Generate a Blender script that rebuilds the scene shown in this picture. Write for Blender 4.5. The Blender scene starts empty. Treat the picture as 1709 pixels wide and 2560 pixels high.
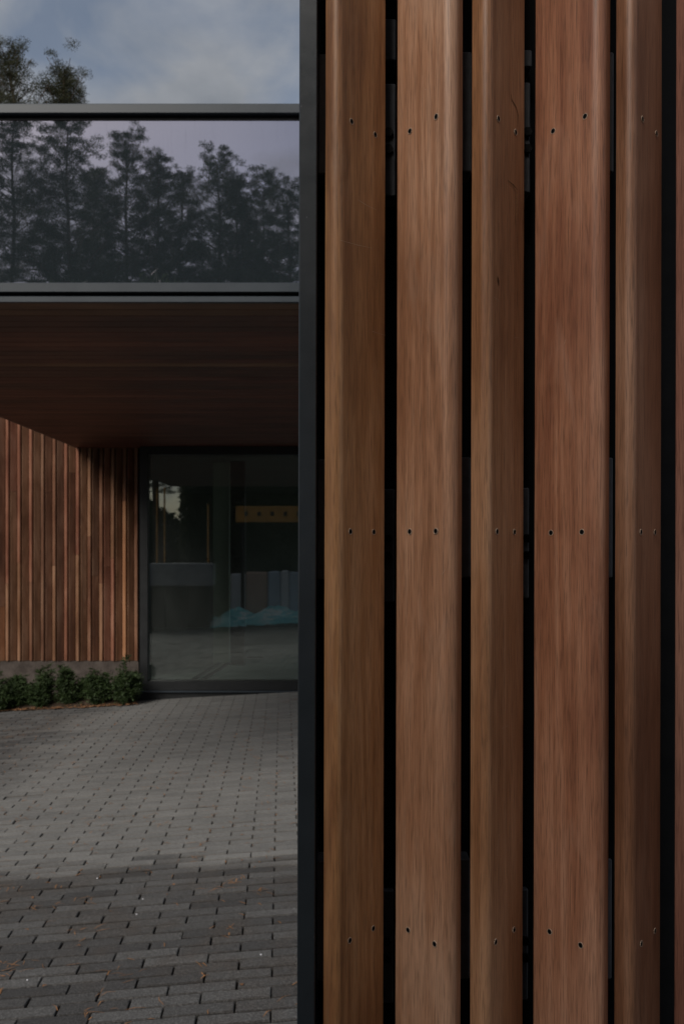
import bpy, math, random
import numpy as np
from mathutils import Vector, Matrix

R = math.radians
random.seed(7)
rng = np.random.default_rng(11)
scene = bpy.context.scene
COL = scene.collection

# ------------------------------------------------------------------ camera
EYE = 1.55
F = 35.0 / 24.0 * 1709.0        # focal length in photo pixels
HX, HY = 854.5, 1390.0          # vanishing point of the view axis in the photo
cam = bpy.data.cameras.new('camera')
cam_o = bpy.data.objects.new('camera', cam)
COL.objects.link(cam_o)
cam_o.location = (0, 0, EYE)
cam_o.rotation_euler = (R(90), 0, 0)
cam.sensor_fit = 'HORIZONTAL'
cam.sensor_width = 24.0
cam.lens = 35.0
cam.shift_y = 110.0 / 1709.0
cam.clip_start = 0.02
cam.clip_end = 2000
cam.dof.use_dof = True
cam.dof.focus_distance = 0.88
cam.dof.aperture_fstop = 22
scene.camera = cam_o

def PX(px, Y): return (px - HX) * Y / F
def PZ(py, Y): return EYE + (HY - py) * Y / F

# ------------------------------------------------------------------ world
SUN_EL, SUN_AZ = 37.0, 29.0      # degrees; azimuth measured from behind the camera towards its left
sun_from = Vector((-math.sin(R(SUN_AZ)) * math.cos(R(SUN_EL)), -math.cos(R(SUN_AZ)) * math.cos(R(SUN_EL)), math.sin(R(SUN_EL))))
world = bpy.data.worlds.new('World')
scene.world = world
world.use_nodes = True
wt = world.node_tree
for n in list(wt.nodes): wt.nodes.remove(n)
def wn(t, **k):
    n = wt.nodes.new(t)
    for a, b in k.items(): setattr(n, a, b)
    return n
out = wn('ShaderNodeOutputWorld'); bg = wn('ShaderNodeBackground')
sky = wn('ShaderNodeTexSky', sky_type='NISHITA', sun_disc=False)
sky.sun_elevation = R(SUN_EL)
sky.sun_rotation = math.atan2(sun_from.x, sun_from.y)
sky.air_density = 1.0; sky.dust_density = 1.5
tc = wn('ShaderNodeTexCoord'); sep = wn('ShaderNodeSeparateXYZ')
wt.links.new(tc.outputs['Generated'], sep.inputs[0])
mx = wn('ShaderNodeMath', operation='MAXIMUM'); wt.links.new(sep.outputs['Z'], mx.inputs[0]); mx.inputs[1].default_value = 0.0
ad = wn('ShaderNodeMath', operation='ADD'); wt.links.new(mx.outputs[0], ad.inputs[0]); ad.inputs[1].default_value = 0.35
dv = wn('ShaderNodeVectorMath', operation='DIVIDE')
cb = wn('ShaderNodeCombineXYZ')
for i in range(3): wt.links.new(ad.outputs[0], cb.inputs[i])
wt.links.new(tc.outputs['Generated'], dv.inputs[0]); wt.links.new(cb.outputs[0], dv.inputs[1])
n1 = wn('ShaderNodeTexNoise'); n1.inputs['Scale'].default_value = 4.6; n1.inputs['Detail'].default_value = 6; n1.inputs['Roughness'].default_value = 0.5; n1.inputs['Distortion'].default_value = 0.35
wt.links.new(dv.outputs[0], n1.inputs['Vector'])
cr = wn('ShaderNodeValToRGB'); cr.color_ramp.elements[0].position = 0.38; cr.color_ramp.elements[1].position = 0.57
cr.color_ramp.elements[0].color = (0.35, 0.35, 0.35, 1); cr.color_ramp.elements[1].color = (1, 1, 1, 1)
wt.links.new(n1.outputs['Fac'], cr.inputs[0])
n2 = wn('ShaderNodeTexNoise'); n2.inputs['Scale'].default_value = 5.5; n2.inputs['Detail'].default_value = 5; n2.inputs['Roughness'].default_value = 0.5
wt.links.new(dv.outputs[0], n2.inputs['Vector'])
cc = wn('ShaderNodeValToRGB'); cc.color_ramp.elements[0].position = 0.3; cc.color_ramp.elements[1].position = 0.72
cc.color_ramp.elements[0].color = (2.9, 3.15, 3.55, 1); cc.color_ramp.elements[1].color = (5.2, 5.35, 5.65, 1)
wt.links.new(n2.outputs['Fac'], cc.inputs[0])
mix = wn('ShaderNodeMix', data_type='RGBA')
wt.links.new(cr.outputs[0], mix.inputs['Factor']); wt.links.new(sky.outputs[0], mix.inputs['A']); wt.links.new(cc.outputs[0], mix.inputs['B'])
wt.links.new(mix.outputs['Result'], bg.inputs['Color'])
bg.inputs['Strength'].default_value = 0.1
wt.links.new(bg.outputs[0], out.inputs[0])

# ------------------------------------------------------------------ sun behind thin cloud
sl = bpy.data.lights.new('sun', 'SUN'); sl.energy = 5.0; sl.angle = R(33); sl.color = (1.0, 0.94, 0.86)
so = bpy.data.objects.new('sun', sl); COL.objects.link(so)
so.rotation_euler = (-sun_from).to_track_quat('-Z', 'Y').to_euler()
so.location = sun_from * 40

scene.view_settings.view_transform = 'Standard'
scene.view_settings.look = 'None'
scene.view_settings.gamma = 1
scene.view_settings.use_curve_mapping = False
scene.view_settings.exposure = -0.36
scene.render.engine = 'CYCLES'

# ------------------------------------------------------------------ helpers
def empty(name, loc=(0, 0, 0), rot=(0, 0, 0)):
    o = bpy.data.objects.new(name, None); COL.objects.link(o); o.location = loc; o.rotation_euler = rot
    o.empty_display_size = 0.1
    return o
def tag(o, label=None, cat=None, group=None, kind=None):
    if label: o['label'] = label
    if cat: o['category'] = cat
    if group: o['group'] = group
    if kind: o['kind'] = kind
    return o
def link(name, me, mats, parent=None, loc=(0, 0, 0), rot=(0, 0, 0)):
    if mats is not None and not me.materials:
        for m in (mats if isinstance(mats, (list, tuple)) else [mats]): me.materials.append(m)
    o = bpy.data.objects.new(name, me); COL.objects.link(o)
    if parent: o.parent = parent
    o.location = loc; o.rotation_euler = rot
    return o
class MB:
    def __init__(s): s.v = []; s.f = []; s.m = []
    def add(s, vs, fs, mi=0):
        b = len(s.v); s.v += [tuple(v) for v in vs]
        for f in fs: s.f.append([b + i for i in f]); s.m.append(mi)
        return s
    def box(s, x0, x1, y0, y1, z0, z1, mi=0):
        vs = [(x0,y0,z0),(x1,y0,z0),(x1,y1,z0),(x0,y1,z0),(x0,y0,z1),(x1,y0,z1),(x1,y1,z1),(x0,y1,z1)]
        return s.add(vs, [(0,3,2,1),(4,5,6,7),(0,1,5,4),(1,2,6,5),(2,3,7,6),(3,0,4,7)], mi)
    def bbox(s, x0, x1, y0, y1, z0, z1, c=0.002, mi=0):
        """box with chamfered edges"""
        P = []
        for sx in (0, 1):
            for sy in (0, 1):
                for sz in (0, 1):
                    x = (x0, x1)[sx]; y = (y0, y1)[sy]; z = (z0, z1)[sz]
                    ix = x + (c, -c)[sx]; iy = y + (c, -c)[sy]; iz = z + (c, -c)[sz]
                    P.append(((x, iy, iz), (ix, y, iz), (ix, iy, z)))
        vs = [q for p in P for q in p]
        idx = lambda sx, sy, sz, k: (sx * 4 + sy * 2 + sz) * 3 + k
        fs = []
        for sx in (0, 1):
            f = [idx(sx,0,0,0), idx(sx,1,0,0), idx(sx,1,1,0), idx(sx,0,1,0)]; fs.append(f if sx else f[::-1])
        for sy in (0, 1):
            f = [idx(0,sy,0,1), idx(1,sy,0,1), idx(1,sy,1,1), idx(0,sy,1,1)]; fs.append(f[::-1] if sy else f)
        for sz in (0, 1):
            f = [idx(0,0,sz,2), idx(1,0,sz,2), idx(1,1,sz,2), idx(0,1,sz,2)]; fs.append(f if sz else f[::-1])
        for sy in (0, 1):
            for sz in (0, 1):
                f = [idx(0,sy,sz,1), idx(1,sy,sz,1), idx(1,sy,sz,2), idx(0,sy,sz,2)]; fs.append(f if (sy ^ sz ^ 1) == 0 else f[::-1])
        for sx in (0, 1):
            for sz in (0, 1):
                f = [idx(sx,0,sz,0), idx(sx,1,sz,0), idx(sx,1,sz,2), idx(sx,0,sz,2)]; fs.append(f if (sx ^ sz) == 0 else f[::-1])
        for sx in (0, 1):
            for sy in (0, 1):
                f = [idx(sx,sy,0,0), idx(sx,sy,1,0), idx(sx,sy,1,1), idx(sx,sy,0,1)]; fs.append(f if (sx ^ sy) == 0 else f[::-1])
        for sx in (0, 1):
            for sy in (0, 1):
                for sz in (0, 1):
                    f = [idx(sx,sy,sz,0), idx(sx,sy,sz,1), idx(sx,sy,sz,2)]
                    fs.append(f if (sx + sy + sz) % 2 == 1 else f[::-1])
        return s.add(vs, fs, mi)
    def tube(s, pts, rad, n=6, mi=0, cap=True):
        pts = [Vector(p) for p in pts]
        rings = []
        for i, p in enumerate(pts):
            d = (pts[min(i+1, len(pts)-1)] - pts[max(i-1, 0)]).normalized()
            u = d.orthogonal().normalized() if abs(d.z) < 0.9 else Vector((1, 0, 0)); u = (u - d * u.dot(d)).normalized(); w = d.cross(u)
            r = rad[i] if isinstance(rad, (list, tuple)) else rad
            rings.append([p + (u * math.cos(2*math.pi*k/n) + w * math.sin(2*math.pi*k/n)) * r for k in range(n)])
        vs = [v for r_ in rings for v in r_]; fs = []
        for i in range(len(pts) - 1):
            for k in range(n):
                a = i*n + k; b = i*n + (k+1) % n
                fs.append((a, b, b + n, a + n))
        if cap: fs.append(tuple(range(n))[::-1]); fs.append(tuple((len(pts)-1)*n + k for k in range(n)))
        return s.add(vs, fs, mi)
    def prism(s, poly, z0, z1, mi=0, zs=None, jit=None):
        """plan polygon (counter-clockwise) extruded upwards"""
        zs = zs or [z0, z1]; n = len(poly); vs = []; fs = []
        for i, z in enumerate(zs):
            dx, dy = (jit[i] if jit else (0, 0))
            vs += [(p[0] + dx, p[1] + dy, z) for p in poly]
        for i in range(len(zs) - 1):
            for k in range(n):
                a = i*n + k; b = i*n + (k+1) % n
                fs.append((a, b, b + n, a + n))
        fs.append(tuple(range(n))[::-1]); fs.append(tuple((len(zs)-1)*n + k for k in range(n)))
        return s.add(vs, fs, mi)
    def mesh(s, name):
        me = bpy.data.meshes.new(name); me.from_pydata(s.v, [], s.f); me.update()
        if any(s.m): me.polygons.foreach_set('material_index', s.m)
        return me
    def build(s, name, mats, parent=None, loc=(0, 0, 0), rot=(0, 0, 0), smooth=False):
        me = s.mesh(name)
        if smooth: me.polygons.foreach_set('use_smooth', [True] * len(me.polygons))
        return link(name, me, mats, parent, loc, rot)
def soup(name, verts, k):
    """numpy mesh of separate k-gons"""
    n = len(verts) // k
    me = bpy.data.meshes.new(name)
    me.vertices.add(len(verts)); me.vertices.foreach_set('co', np.asarray(verts, dtype=np.float32).ravel())
    me.loops.add(n * k); me.loops.foreach_set('vertex_index', np.arange(n * k, dtype=np.int32))
    me.polygons.add(n); me.polygons.foreach_set('loop_start', np.arange(0, n * k, k, dtype=np.int32))
    me.update(calc_edges=True); me.validate()
    return me
def copy_tree(o, parent=None):
    c = o.copy(); COL.objects.link(c); c.parent = parent
    for ch in list(o.children): copy_tree(ch, c)
    return c

# ------------------------------------------------------------------ materials
class NT:
    def __init__(s, name):
        s.mat = bpy.data.materials.new(name); s.mat.use_nodes = True; s.t = s.mat.node_tree
        s.b = s.t.nodes['Principled BSDF']; s.o = s.t.nodes['Material Output']
    def n(s, t, inp=None, **k):
        nd = s.t.nodes.new(t)
        for a, b in k.items(): setattr(nd, a, b)
        for a, b in (inp or {}).items(): s.set(nd.inputs[a], b)
        return nd
    def set(s, sock, v):
        if isinstance(v, bpy.types.NodeSocket): s.t.links.new(v, sock)
        else: sock.default_value = v
    def math(s, op, a, b=0.0, c=None, clamp=False):
        nd = s.n('ShaderNodeMath', operation=op, use_clamp=clamp); s.set(nd.inputs[0], a); s.set(nd.inputs[1], b)
        if c is not None: s.set(nd.inputs[2], c)
        return nd.outputs[0]
    def mix(s, fac, a, b, blend='MIX'):
        nd = s.n('ShaderNodeMix', data_type='RGBA', blend_type=blend); s.set(nd.inputs['Factor'], fac); s.set(nd.inputs['A'], a); s.set(nd.inputs['B'], b)
        return nd.outputs['Result']
    def ramp(s, fac, stops, interp='LINEAR'):
        nd = s.n('ShaderNodeValToRGB'); cr = nd.color_ramp; cr.interpolation = interp
        while len(cr.elements) < len(stops): cr.elements.new(0.5)
        for e, (p, c) in zip(cr.elements, stops):
            e.position = p; e.color = (c[0], c[1], c[2], 1) if isinstance(c, (tuple, list)) else (c, c, c, 1)
        s.set(nd.inputs[0], fac); return nd.outputs[0]
    def noise(s, vec, scale, detail=3, rough=0.5, dist=0.0):
        return s.n('ShaderNodeTexNoise', {'Vector': vec, 'Scale': scale, 'Detail': detail, 'Roughness': rough, 'Distortion': dist}).outputs['Fac']
    def mapping(s, vec, scale=(1, 1, 1), loc=(0, 0, 0)):
        return s.n('ShaderNodeMapping', {'Vector': vec, 'Scale': scale, 'Location': loc}).outputs[0]
    def bump(s, h, strength=0.3, dist=0.001):
        return s.n('ShaderNodeBump', {'Height': h, 'Strength': strength, 'Distance': dist}).outputs[0]
def c4(c): return (c[0], c[1], c[2], 1)

def wood(name, dark, mid, light, seed=0.0, fine=1.0, rough=0.46, axis='Z', spec=0.5, figure=1.0):
    """planed hardwood, grain along one local axis; seed shifts the figure"""
    m = NT(name)
    co = m.n('ShaderNodeTexCoord').outputs['Object']
    ri = m.n('ShaderNodeObjectInfo').outputs['Random']
    off = m.n('ShaderNodeCombineXYZ', {0: m.math('MULTIPLY', ri, 7.3), 1: m.math('MULTIPLY', ri, 3.1), 2: m.math('MULTIPLY', ri, 11.7)}).outputs[0]
    p = m.n('ShaderNodeVectorMath', {0: co, 1: off}, operation='ADD').outputs[0]
    p = m.n('ShaderNodeVectorMath', {0: p, 1: (seed, seed * 0.7, seed * 1.9)}, operation='ADD').outputs[0]
    def sc(a, l): return (l * fine, a * fine, a * fine) if axis == 'X' else (a * fine, a * fine, l * fine)
    tone = m.noise(m.mapping(p, sc(6, 2.6)), 1.0, 3, 0.55, 0.3)             # slow changes along a board
    field = m.noise(m.mapping(p, sc(15, 1.0)), 1.0, 2, 0.45, 0.25)          # growth-ring field, contoured below
    rings = m.math('SINE', m.math('MULTIPLY', field, 62.0))
    streak = m.noise(m.mapping(p, sc(150, 1.6)), 1.0, 4, 0.7, 0.25)
    fib = m.noise(m.mapping(p, sc(640, 24)), 1.0, 3, 0.7, 0.1)
    fib2 = m.noise(m.mapping(p, sc(880, 40)), 1.0, 2, 0.6)
    t = m.math('ADD', m.math('MULTIPLY', tone, 0.73), m.math('MULTIPLY', streak, 0.27))
    t = m.math('ADD', t, m.math('MULTIPLY', rings, 0.032 * figure))
    col = m.ramp(t, [(0.39, dark), (0.5, mid), (0.61, light)])
    col = m.mix(0.8, col, m.ramp(fib, [(0.30, 0.72), (0.5, 1.0), (0.70, 1.18)]), 'MULTIPLY')
    pr = m.ramp(fib2, [(0.35, 0.60), (0.47, 1.0), (0.66, 1.13)])
    col = m.mix(0.75, col, pr, 'MULTIPLY')
    # greyed, dusty fibres and darker oiled patches
    wx = m.noise(m.mapping(p, sc(30, 7)), 1.0, 5, 0.65, 0.6)
    col = m.mix(m.ramp(wx, [(0.56, 0.0), (0.78, 0.32)]), col, c4([min(1, light[0] * 1.1 + 0.02), min(1, light[1] * 1.2 + 0.03), min(1, light[2] * 1.3 + 0.03)]))
    col = m.mix(m.ramp(wx, [(0.24, 0.4), (0.42, 0.0)]), col, c4([dark[i] * 0.75 for i in range(3)]))
    m.set(m.b.inputs['Base Color'], col)
    m.set(m.b.inputs['Roughness'], m.math('ADD', m.math('ADD', m.math('MULTIPLY', fib, 0.2), m.math('MULTIPLY', wx, 0.12)), rough - 0.16))
    m.set(m.b.inputs['Specular IOR Level'], spec)
    h = m.math('ADD', m.math('MULTIPLY', fib, 0.7), m.math('MULTIPLY', pr, 0.45))
    m.set(m.b.inputs['Normal'], m.bump(h, 0.32, 0.0006 / fine))
    return m.mat

def plain(name, col, rough=0.5, metal=0.0, var=0.12, scale=20, spec=0.5, bump=0.0, bscale=400, bdist=0.0005):
    m = NT(name)
    co = m.n('ShaderNodeTexCoord').outputs['Object']
    nz = m.noise(co, scale, 4, 0.6)
    k = m.ramp(nz, [(0.3, 1 - var), (0.7, 1 + var)])
    m.set(m.b.inputs['Base Color'], m.mix(1.0, c4(col), k, 'MULTIPLY'))
    m.set(m.b.inputs['Roughness'], m.math('ADD', rough - 0.06, m.math('MULTIPLY', nz, 0.12)))
    m.b.inputs['Metallic'].default_value = metal
    m.b.inputs['Specular IOR Level'].default_value = spec
    if bump:
        m.set(m.b.inputs['Normal'], m.bump(m.noise(co, bscale, 3, 0.6), bump, bdist))
    return m.mat

def paver_mat(edge=False):
    m = NT('paver_edge_dirt' if edge else 'concrete_paver')
    pos = m.n('ShaderNodeNewGeometry').outputs['Position']
    tone = m.n('ShaderNodeAttribute', attribute_name='tone').outputs['Fac']
    sp = m.n('ShaderNodeSeparateXYZ', {0: pos})
    X, Y = sp.outputs[0], sp.outputs[1]
    big = m.noise(pos, 1.4, 4, 0.6)
    med = m.noise(pos, 7.0, 4, 0.65)
    grit = m.noise(pos, 170, 3, 0.8)
    grit2 = m.noise(pos, 120, 3, 0.7)
    # rain cannot reach under the canopy: the pavers there stay dry and dusty
    ey = m.math('ADD', m.math('MULTIPLY', m.math('SUBTRACT', big, 0.5), 1.5), m.math('MULTIPLY', m.math('SUBTRACT', med, 0.5), 0.7))
    fy = m.n('ShaderNodeMapRange', {'Value': m.math('ADD', Y, m.math('ADD', m.math('MULTIPLY', ey, 0.22), m.math('MULTIPLY', m.math('SUBTRACT', tone, 0.5), 0.18))), 'From Min': 4.68, 'From Max': 4.98}, interpolation_type='SMOOTHSTEP').outputs[0]
    fx = m.n('ShaderNodeMapRange', {'Value': m.math('ADD', X, m.math('MULTIPLY', ey, 0.5)), 'From Min': -2.85, 'From Max': -1.95}, interpolation_type='SMOOTHSTEP').outputs[0]
    dry = m.math('MULTIPLY', fy, fx)
    dry = m.math('MULTIPLY', dry, m.n('ShaderNodeMapRange', {'Value': m.math('ADD', m.math('MULTIPLY', big, 0.6), m.math('MULTIPLY', med, 0.4)), 'From Min': 0.3, 'From Max': 0.6, 'To Min': 0.62, 'To Max': 1.0}).outputs[0])
    wet = m.mix(tone, c4((0.042, 0.041, 0.041)), c4((0.084, 0.083, 0.082)))
    brown = m.n('ShaderNodeMapRange', {'Value': m.math('ADD', m.math('MULTIPLY', big, 0.55), m.math('MULTIPLY', med, 0.45)), 'From Min': 0.47, 'From Max': 0.64, 'To Max': 0.6}).outputs[0]
    wet = m.mix(brown, wet, c4((0.060, 0.048, 0.039)))
    if edge: wet = m.mix(m.ramp(grit2, [(0.35, 0.32), (0.6, 0.70)]), wet, c4((0.016, 0.013, 0.011)))
    dust_or_haze = m.mix(tone, c4((0.134, 0.133, 0.129)), c4((0.162, 0.160, 0.155)))
    if edge: dust_or_haze = m.mix(0.55, dust_or_haze, c4((0.06, 0.053, 0.046)))
    col = m.mix(dry, wet, dust_or_haze)
    g = m.ramp(grit, [(0.36, 0.5), (0.5, 0.92), (0.62, 2.1)])
    gs = m.mix(m.math('SUBTRACT', 1.0, m.math('MULTIPLY', dry, 0.55)), (1, 1, 1, 1), g)
    col = m.mix(0.85, col, gs, 'MULTIPLY')
    col = m.mix(0.8, col, m.ramp(grit2, [(0.3, 0.78), (0.7, 1.2)]), 'MULTIPLY')
    m.set(m.b.inputs['Base Color'], col)
    m.set(m.b.inputs['Roughness'], 0.82)
    m.b.inputs['Specular IOR Level'].default_value = 0.3
    h = m.math('ADD', m.math('MULTIPLY', grit, 0.5), m.math('MULTIPLY', grit2, 0.6))
    m.set(m.b.inputs['Normal'], m.bump(h, 0.7, 0.003))
    return m.mat

def ground_mat(name, a, b, scale=3.0):
    m = NT(name)
    pos = m.n('ShaderNodeNewGeometry').outputs['Position']
    f = m.noise(pos, scale, 6, 0.7)
    g = m.noise(pos, scale * 25, 3, 0.7)
    col = m.mix(m.ramp(f, [(0.35, 0.0), (0.65, 1.0)]), c4(a), c4(b))
    col = m.mix(0.8, col, m.ramp(g, [(0.3, 0.6), (0.7, 1.4)]), 'MULTIPLY')
    m.set(m.b.inputs['Base Color'], col); m.b.inputs['Roughness'].default_value = 0.95
    m.b.inputs['Specular IOR Level'].default_value = 0.15
    m.set(m.b.inputs['Normal'], m.bump(m.math('ADD', g, f), 0.8, 0.02))
    return m.mat

def leaf_mat(name, a, b, scale=2.0):
    m = NT(name)
    co = m.n('ShaderNodeTexCoord').outputs['Object']
    f = m.noise(co, scale, 3, 0.6); g = m.noise(co, scale * 14, 1, 0.5)
    t = m.math('ADD', m.math('MULTIPLY', f, 0.5), m.math('MULTIPLY', g, 0.5))
    col = m.mix(m.ramp(t, [(0.36, 0.0), (0.64, 1.0)]), c4(a), c4(b))
    m.set(m.b.inputs['Base Color'], col); m.b.inputs['Roughness'].default_value = 0.6
    m.b.inputs['Specular IOR Level'].default_value = 0.25
    tr = m.n('ShaderNodeBsdfTranslucent', {'Color': col})
    mixs = m.n('ShaderNodeMixShader', {0: 0.25, 1: m.b.outputs[0], 2: tr.outputs[0]})
    m.t.links.new(mixs.outputs[0], m.o.inputs[0])
    return m.mat

def clear_glass():
    m = NT('window_glass')
    gl = m.n('ShaderNodeBsdfGlossy', {'Color': (0.95, 0.97, 0.96, 1), 'Roughness': 0.0})
    tr = m.n('ShaderNodeBsdfTransparent', {'Color': (0.80, 0.86, 0.83, 1)})
    fr = m.n('ShaderNodeFresnel', {'IOR': 1.52})
    fac = m.math('ADD', m.math('MULTIPLY', fr.outputs[0], 1.9), 0.04, clamp=True)
    co = m.n('ShaderNodeTexCoord').outputs['Object']
    dust_or_haze = m.n('ShaderNodeBsdfDiffuse', {'Color': (0.55, 0.58, 0.56, 1)})  # pale haze over the reflections, put into the pane as a diffuse veil
    mx = m.n('ShaderNodeMixShader', {0: fac, 1: tr.outputs[0], 2: gl.outputs[0]})
    mx = m.n('ShaderNodeMixShader', {0: m.ramp(m.noise(m.mapping(co, (3, 3, 1.2)), 1.0, 5, 0.65), [(0.3, 0.008), (0.7, 0.034)]), 1: mx.outputs[0], 2: dust_or_haze.outputs[0]})
    m.t.links.new(mx.outputs[0], m.o.inputs[0])
    return m.mat

def mirror_glass():
    m = NT('tinted_reflective_glass')
    co = m.n('ShaderNodeTexCoord').outputs['Object']
    # rain streaks and dusty film on the pane
    st = m.noise(m.mapping(co, (55, 55, 3.0)), 1.0, 4, 0.6, 0.6)
    mott = m.noise(co, 9, 5, 0.7)
    film = m.math('MULTIPLY', m.ramp(st, [(0.52, 0.0), (0.78, 0.35)]), m.ramp(mott, [(0.4, 0.1), (0.7, 1.0)]))
    wav = m.bump(m.noise(co, 1.6, 2, 0.5), 0.05, 0.02)
    gl = m.n('ShaderNodeBsdfGlossy', {'Color': (0.42, 0.40, 0.455, 1), 'Roughness': 0.004, 'Normal': wav})
    df = m.n('ShaderNodeBsdfDiffuse', {'Color': (0.013, 0.017, 0.020, 1)})
    ad = m.n('ShaderNodeAddShader', {0: gl.outputs[0], 1: df.outputs[0]})
    d2 = m.n('ShaderNodeBsdfDiffuse', {'Color': (0.10, 0.10, 0.105, 1)})
    mx = m.n('ShaderNodeMixShader', {0: m.math('MULTIPLY', film, 0.35), 1: ad.outputs[0], 2: d2.outputs[0]})
    m.t.links.new(mx.outputs[0], m.o.inputs[0])
    return m.mat

M = {}
M['metal'] = plain('anthracite_metal', (0.022, 0.027, 0.032), 0.30, 0.0, 0.10, 14, 0.7, 0.12, 600, 0.0003)
def scuffed():
    m = NT('anthracite_metal')
    co = m.n('ShaderNodeTexCoord').outputs['Object']
    nz = m.noise(co, 14, 4, 0.6)
    base = m.mix(1.0, c4((0.022, 0.027, 0.032)), m.ramp(nz, [(0.3, 0.85), (0.7, 1.2)]), 'MULTIPLY')
    spk = m.noise(m.mapping(co, (260, 260, 90)), 1.0, 2, 0.5, 0.8)
    base = m.mix(m.ramp(spk, [(0.775, 0.0), (0.80, 0.6)]), base, (0.35, 0.36, 0.37, 1))
    m.set(m.b.inputs['Base Color'], base)
    m.set(m.b.inputs['Roughness'], m.math('ADD', 0.22, m.math('MULTIPLY', m.noise(co, 40, 5, 0.7), 0.2)))
    m.b.inputs['Specular IOR Level'].default_value = 0.7
    m.set(m.b.inputs['Normal'], m.bump(m.noise(co, 700, 2, 0.6), 0.12, 0.0003))
    return m.mat
M['metal'] = scuffed()
M['frame'] = plain('dark_frame_metal', (0.010, 0.011, 0.012), 0.4, 0.0, 0.15, 14, 0.45)
M['trim'] = plain('grey_trim_metal', (0.026, 0.033, 0.041), 0.36, 0.0, 0.08, 6, 0.3)
M['black'] = plain('black_membrane', (0.016, 0.016, 0.017), 0.8, 0.0, 0.2, 40, 0.15)
M['bracket'] = plain('dark_steel_plate', (0.15, 0.152, 0.165), 0.55, 0.0, 0.2, 60, 0.5, 0.2, 300, 0.0004)
M['bolt'] = plain('black_bolt_steel', (0.006, 0.006, 0.007), 0.35, 0.0, 0.2, 60, 0.5)
M['screw'] = plain('dark_screw_steel', (0.007, 0.006, 0.006), 0.4, 0.0, 0.3, 300, 0.5)
M['hole_shade'] = plain('screw_recess_shade', (0.003, 0.003, 0.003), 0.8, 0.0, 0.1, 40, 0.1)
M['chip'] = plain('torn_raw_wood', (0.42, 0.31, 0.23), 0.85, 0.0, 0.45, 900, 0.2)
M['torn'] = plain('torn_brown_wood', (0.30, 0.155, 0.078), 0.8, 0.0, 0.3, 500, 0.2)
M['knot'] = plain('dark_knot_wood', (0.055, 0.024, 0.012), 0.7, 0.0, 0.4, 200, 0.2)
M['paver'] = paver_mat(); M['paver_edge'] = paver_mat(True)
M['bed'] = ground_mat('joint_sand', (0.018, 0.014, 0.011), (0.034, 0.026, 0.02), 9)
M['drysand'] = ground_mat('dry_joint_sand', (0.075, 0.066, 0.056), (0.11, 0.10, 0.085), 9)
M['soil'] = ground_mat('forest_floor', (0.035, 0.03, 0.02), (0.05, 0.055, 0.028), 1.2)
M['mulch'] = ground_mat('bark_mulch', (0.035, 0.024, 0.016), (0.085, 0.058, 0.04), 14)
M['plinth'] = ground_mat('rough_plinth_stone', (0.060, 0.049, 0.043), (0.115, 0.095, 0.084), 9)
M['pine'] = leaf_mat('pine_needles_green', (0.020, 0.030, 0.016), (0.045, 0.062, 0.026), 1.2)
M['pine2'] = leaf_mat('pine_needles_olive', (0.018, 0.021, 0.010), (0.046, 0.048, 0.020), 1.2)
M['shrub'] = leaf_mat('yew_leaves', (0.012, 0.021, 0.009), (0.048, 0.078, 0.024), 14)
M['bark'] = plain('pine_bark', (0.085, 0.06, 0.045), 0.9, 0.0, 0.4, 8, 0.2)
M['needle'] = plain('dry_needle', (0.23, 0.115, 0.052), 0.8, 0.0, 0.5, 3, 0.2)
M['leaf'] = plain('dry_leaf', (0.20, 0.10, 0.05), 0.8, 0.0, 0.5, 6, 0.2)
M['glass'] = clear_glass()
M['mirror'] = mirror_glass()
M['roof'] = plain('roof_membrane', (0.05, 0.05, 0.052), 0.8)
M['floor'] = plain('polished_screed', (0.46, 0.50, 0.46), 0.32, 0.0, 0.15, 2, 0.5)
M['inwall'] = plain('room_plaster', (0.20, 0.21, 0.19), 0.9, 0.0, 0.1, 2, 0.2)
M['inlight'] = plain('pale_green_plaster', (0.58, 0.62, 0.54), 0.85, 0.0, 0.1, 2, 0.2)
M['concrete'] = plain('raw_concrete', (0.30, 0.30, 0.32), 0.85, 0.0, 0.25, 6, 0.2, 0.3, 60, 0.003)
M['darkwood'] = plain('dark_boards', (0.04, 0.028, 0.02), 0.8, 0.0, 0.3, 6, 0.2)
M['orange'] = plain('orange_paint', (0.55, 0.27, 0.06), 0.5, 0.0, 0.2, 6, 0.4)
M['cyan'] = plain('turquoise_sheet', (0.22, 0.66, 0.70), 0.4, 0.0, 0.35, 5, 0.5)
def sheet():
    m = NT('turquoise_and_white_sheet')
    co = m.n('ShaderNodeTexCoord').outputs['Object']
    f = m.noise(m.mapping(co, (2.2, 3.0, 9.0)), 1.0, 5, 0.7, 0.8)
    m.set(m.b.inputs['Base Color'], m.ramp(f, [(0.40, (0.12, 0.50, 0.56)), (0.50, (0.30, 0.72, 0.75)), (0.58, (0.75, 0.80, 0.80))]))
    m.b.inputs['Roughness'].default_value = 0.4
    return m.mat
M['cyan'] = sheet()
M['packw'] = plain('white_film', (0.62, 0.62, 0.66), 0.4, 0.0, 0.1, 5, 0.5)
M['packp'] = plain('pale_pink_board', (0.50, 0.34, 0.28), 0.8, 0.0, 0.1, 5, 0.3)
M['packb'] = plain('pale_blue_film', (0.40, 0.46, 0.56), 0.45, 0.0, 0.1, 5, 0.5)
M['plastic'] = plain('black_plastic', (0.012, 0.012, 0.014), 0.45, 0.0, 0.1, 10, 0.5)

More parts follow.
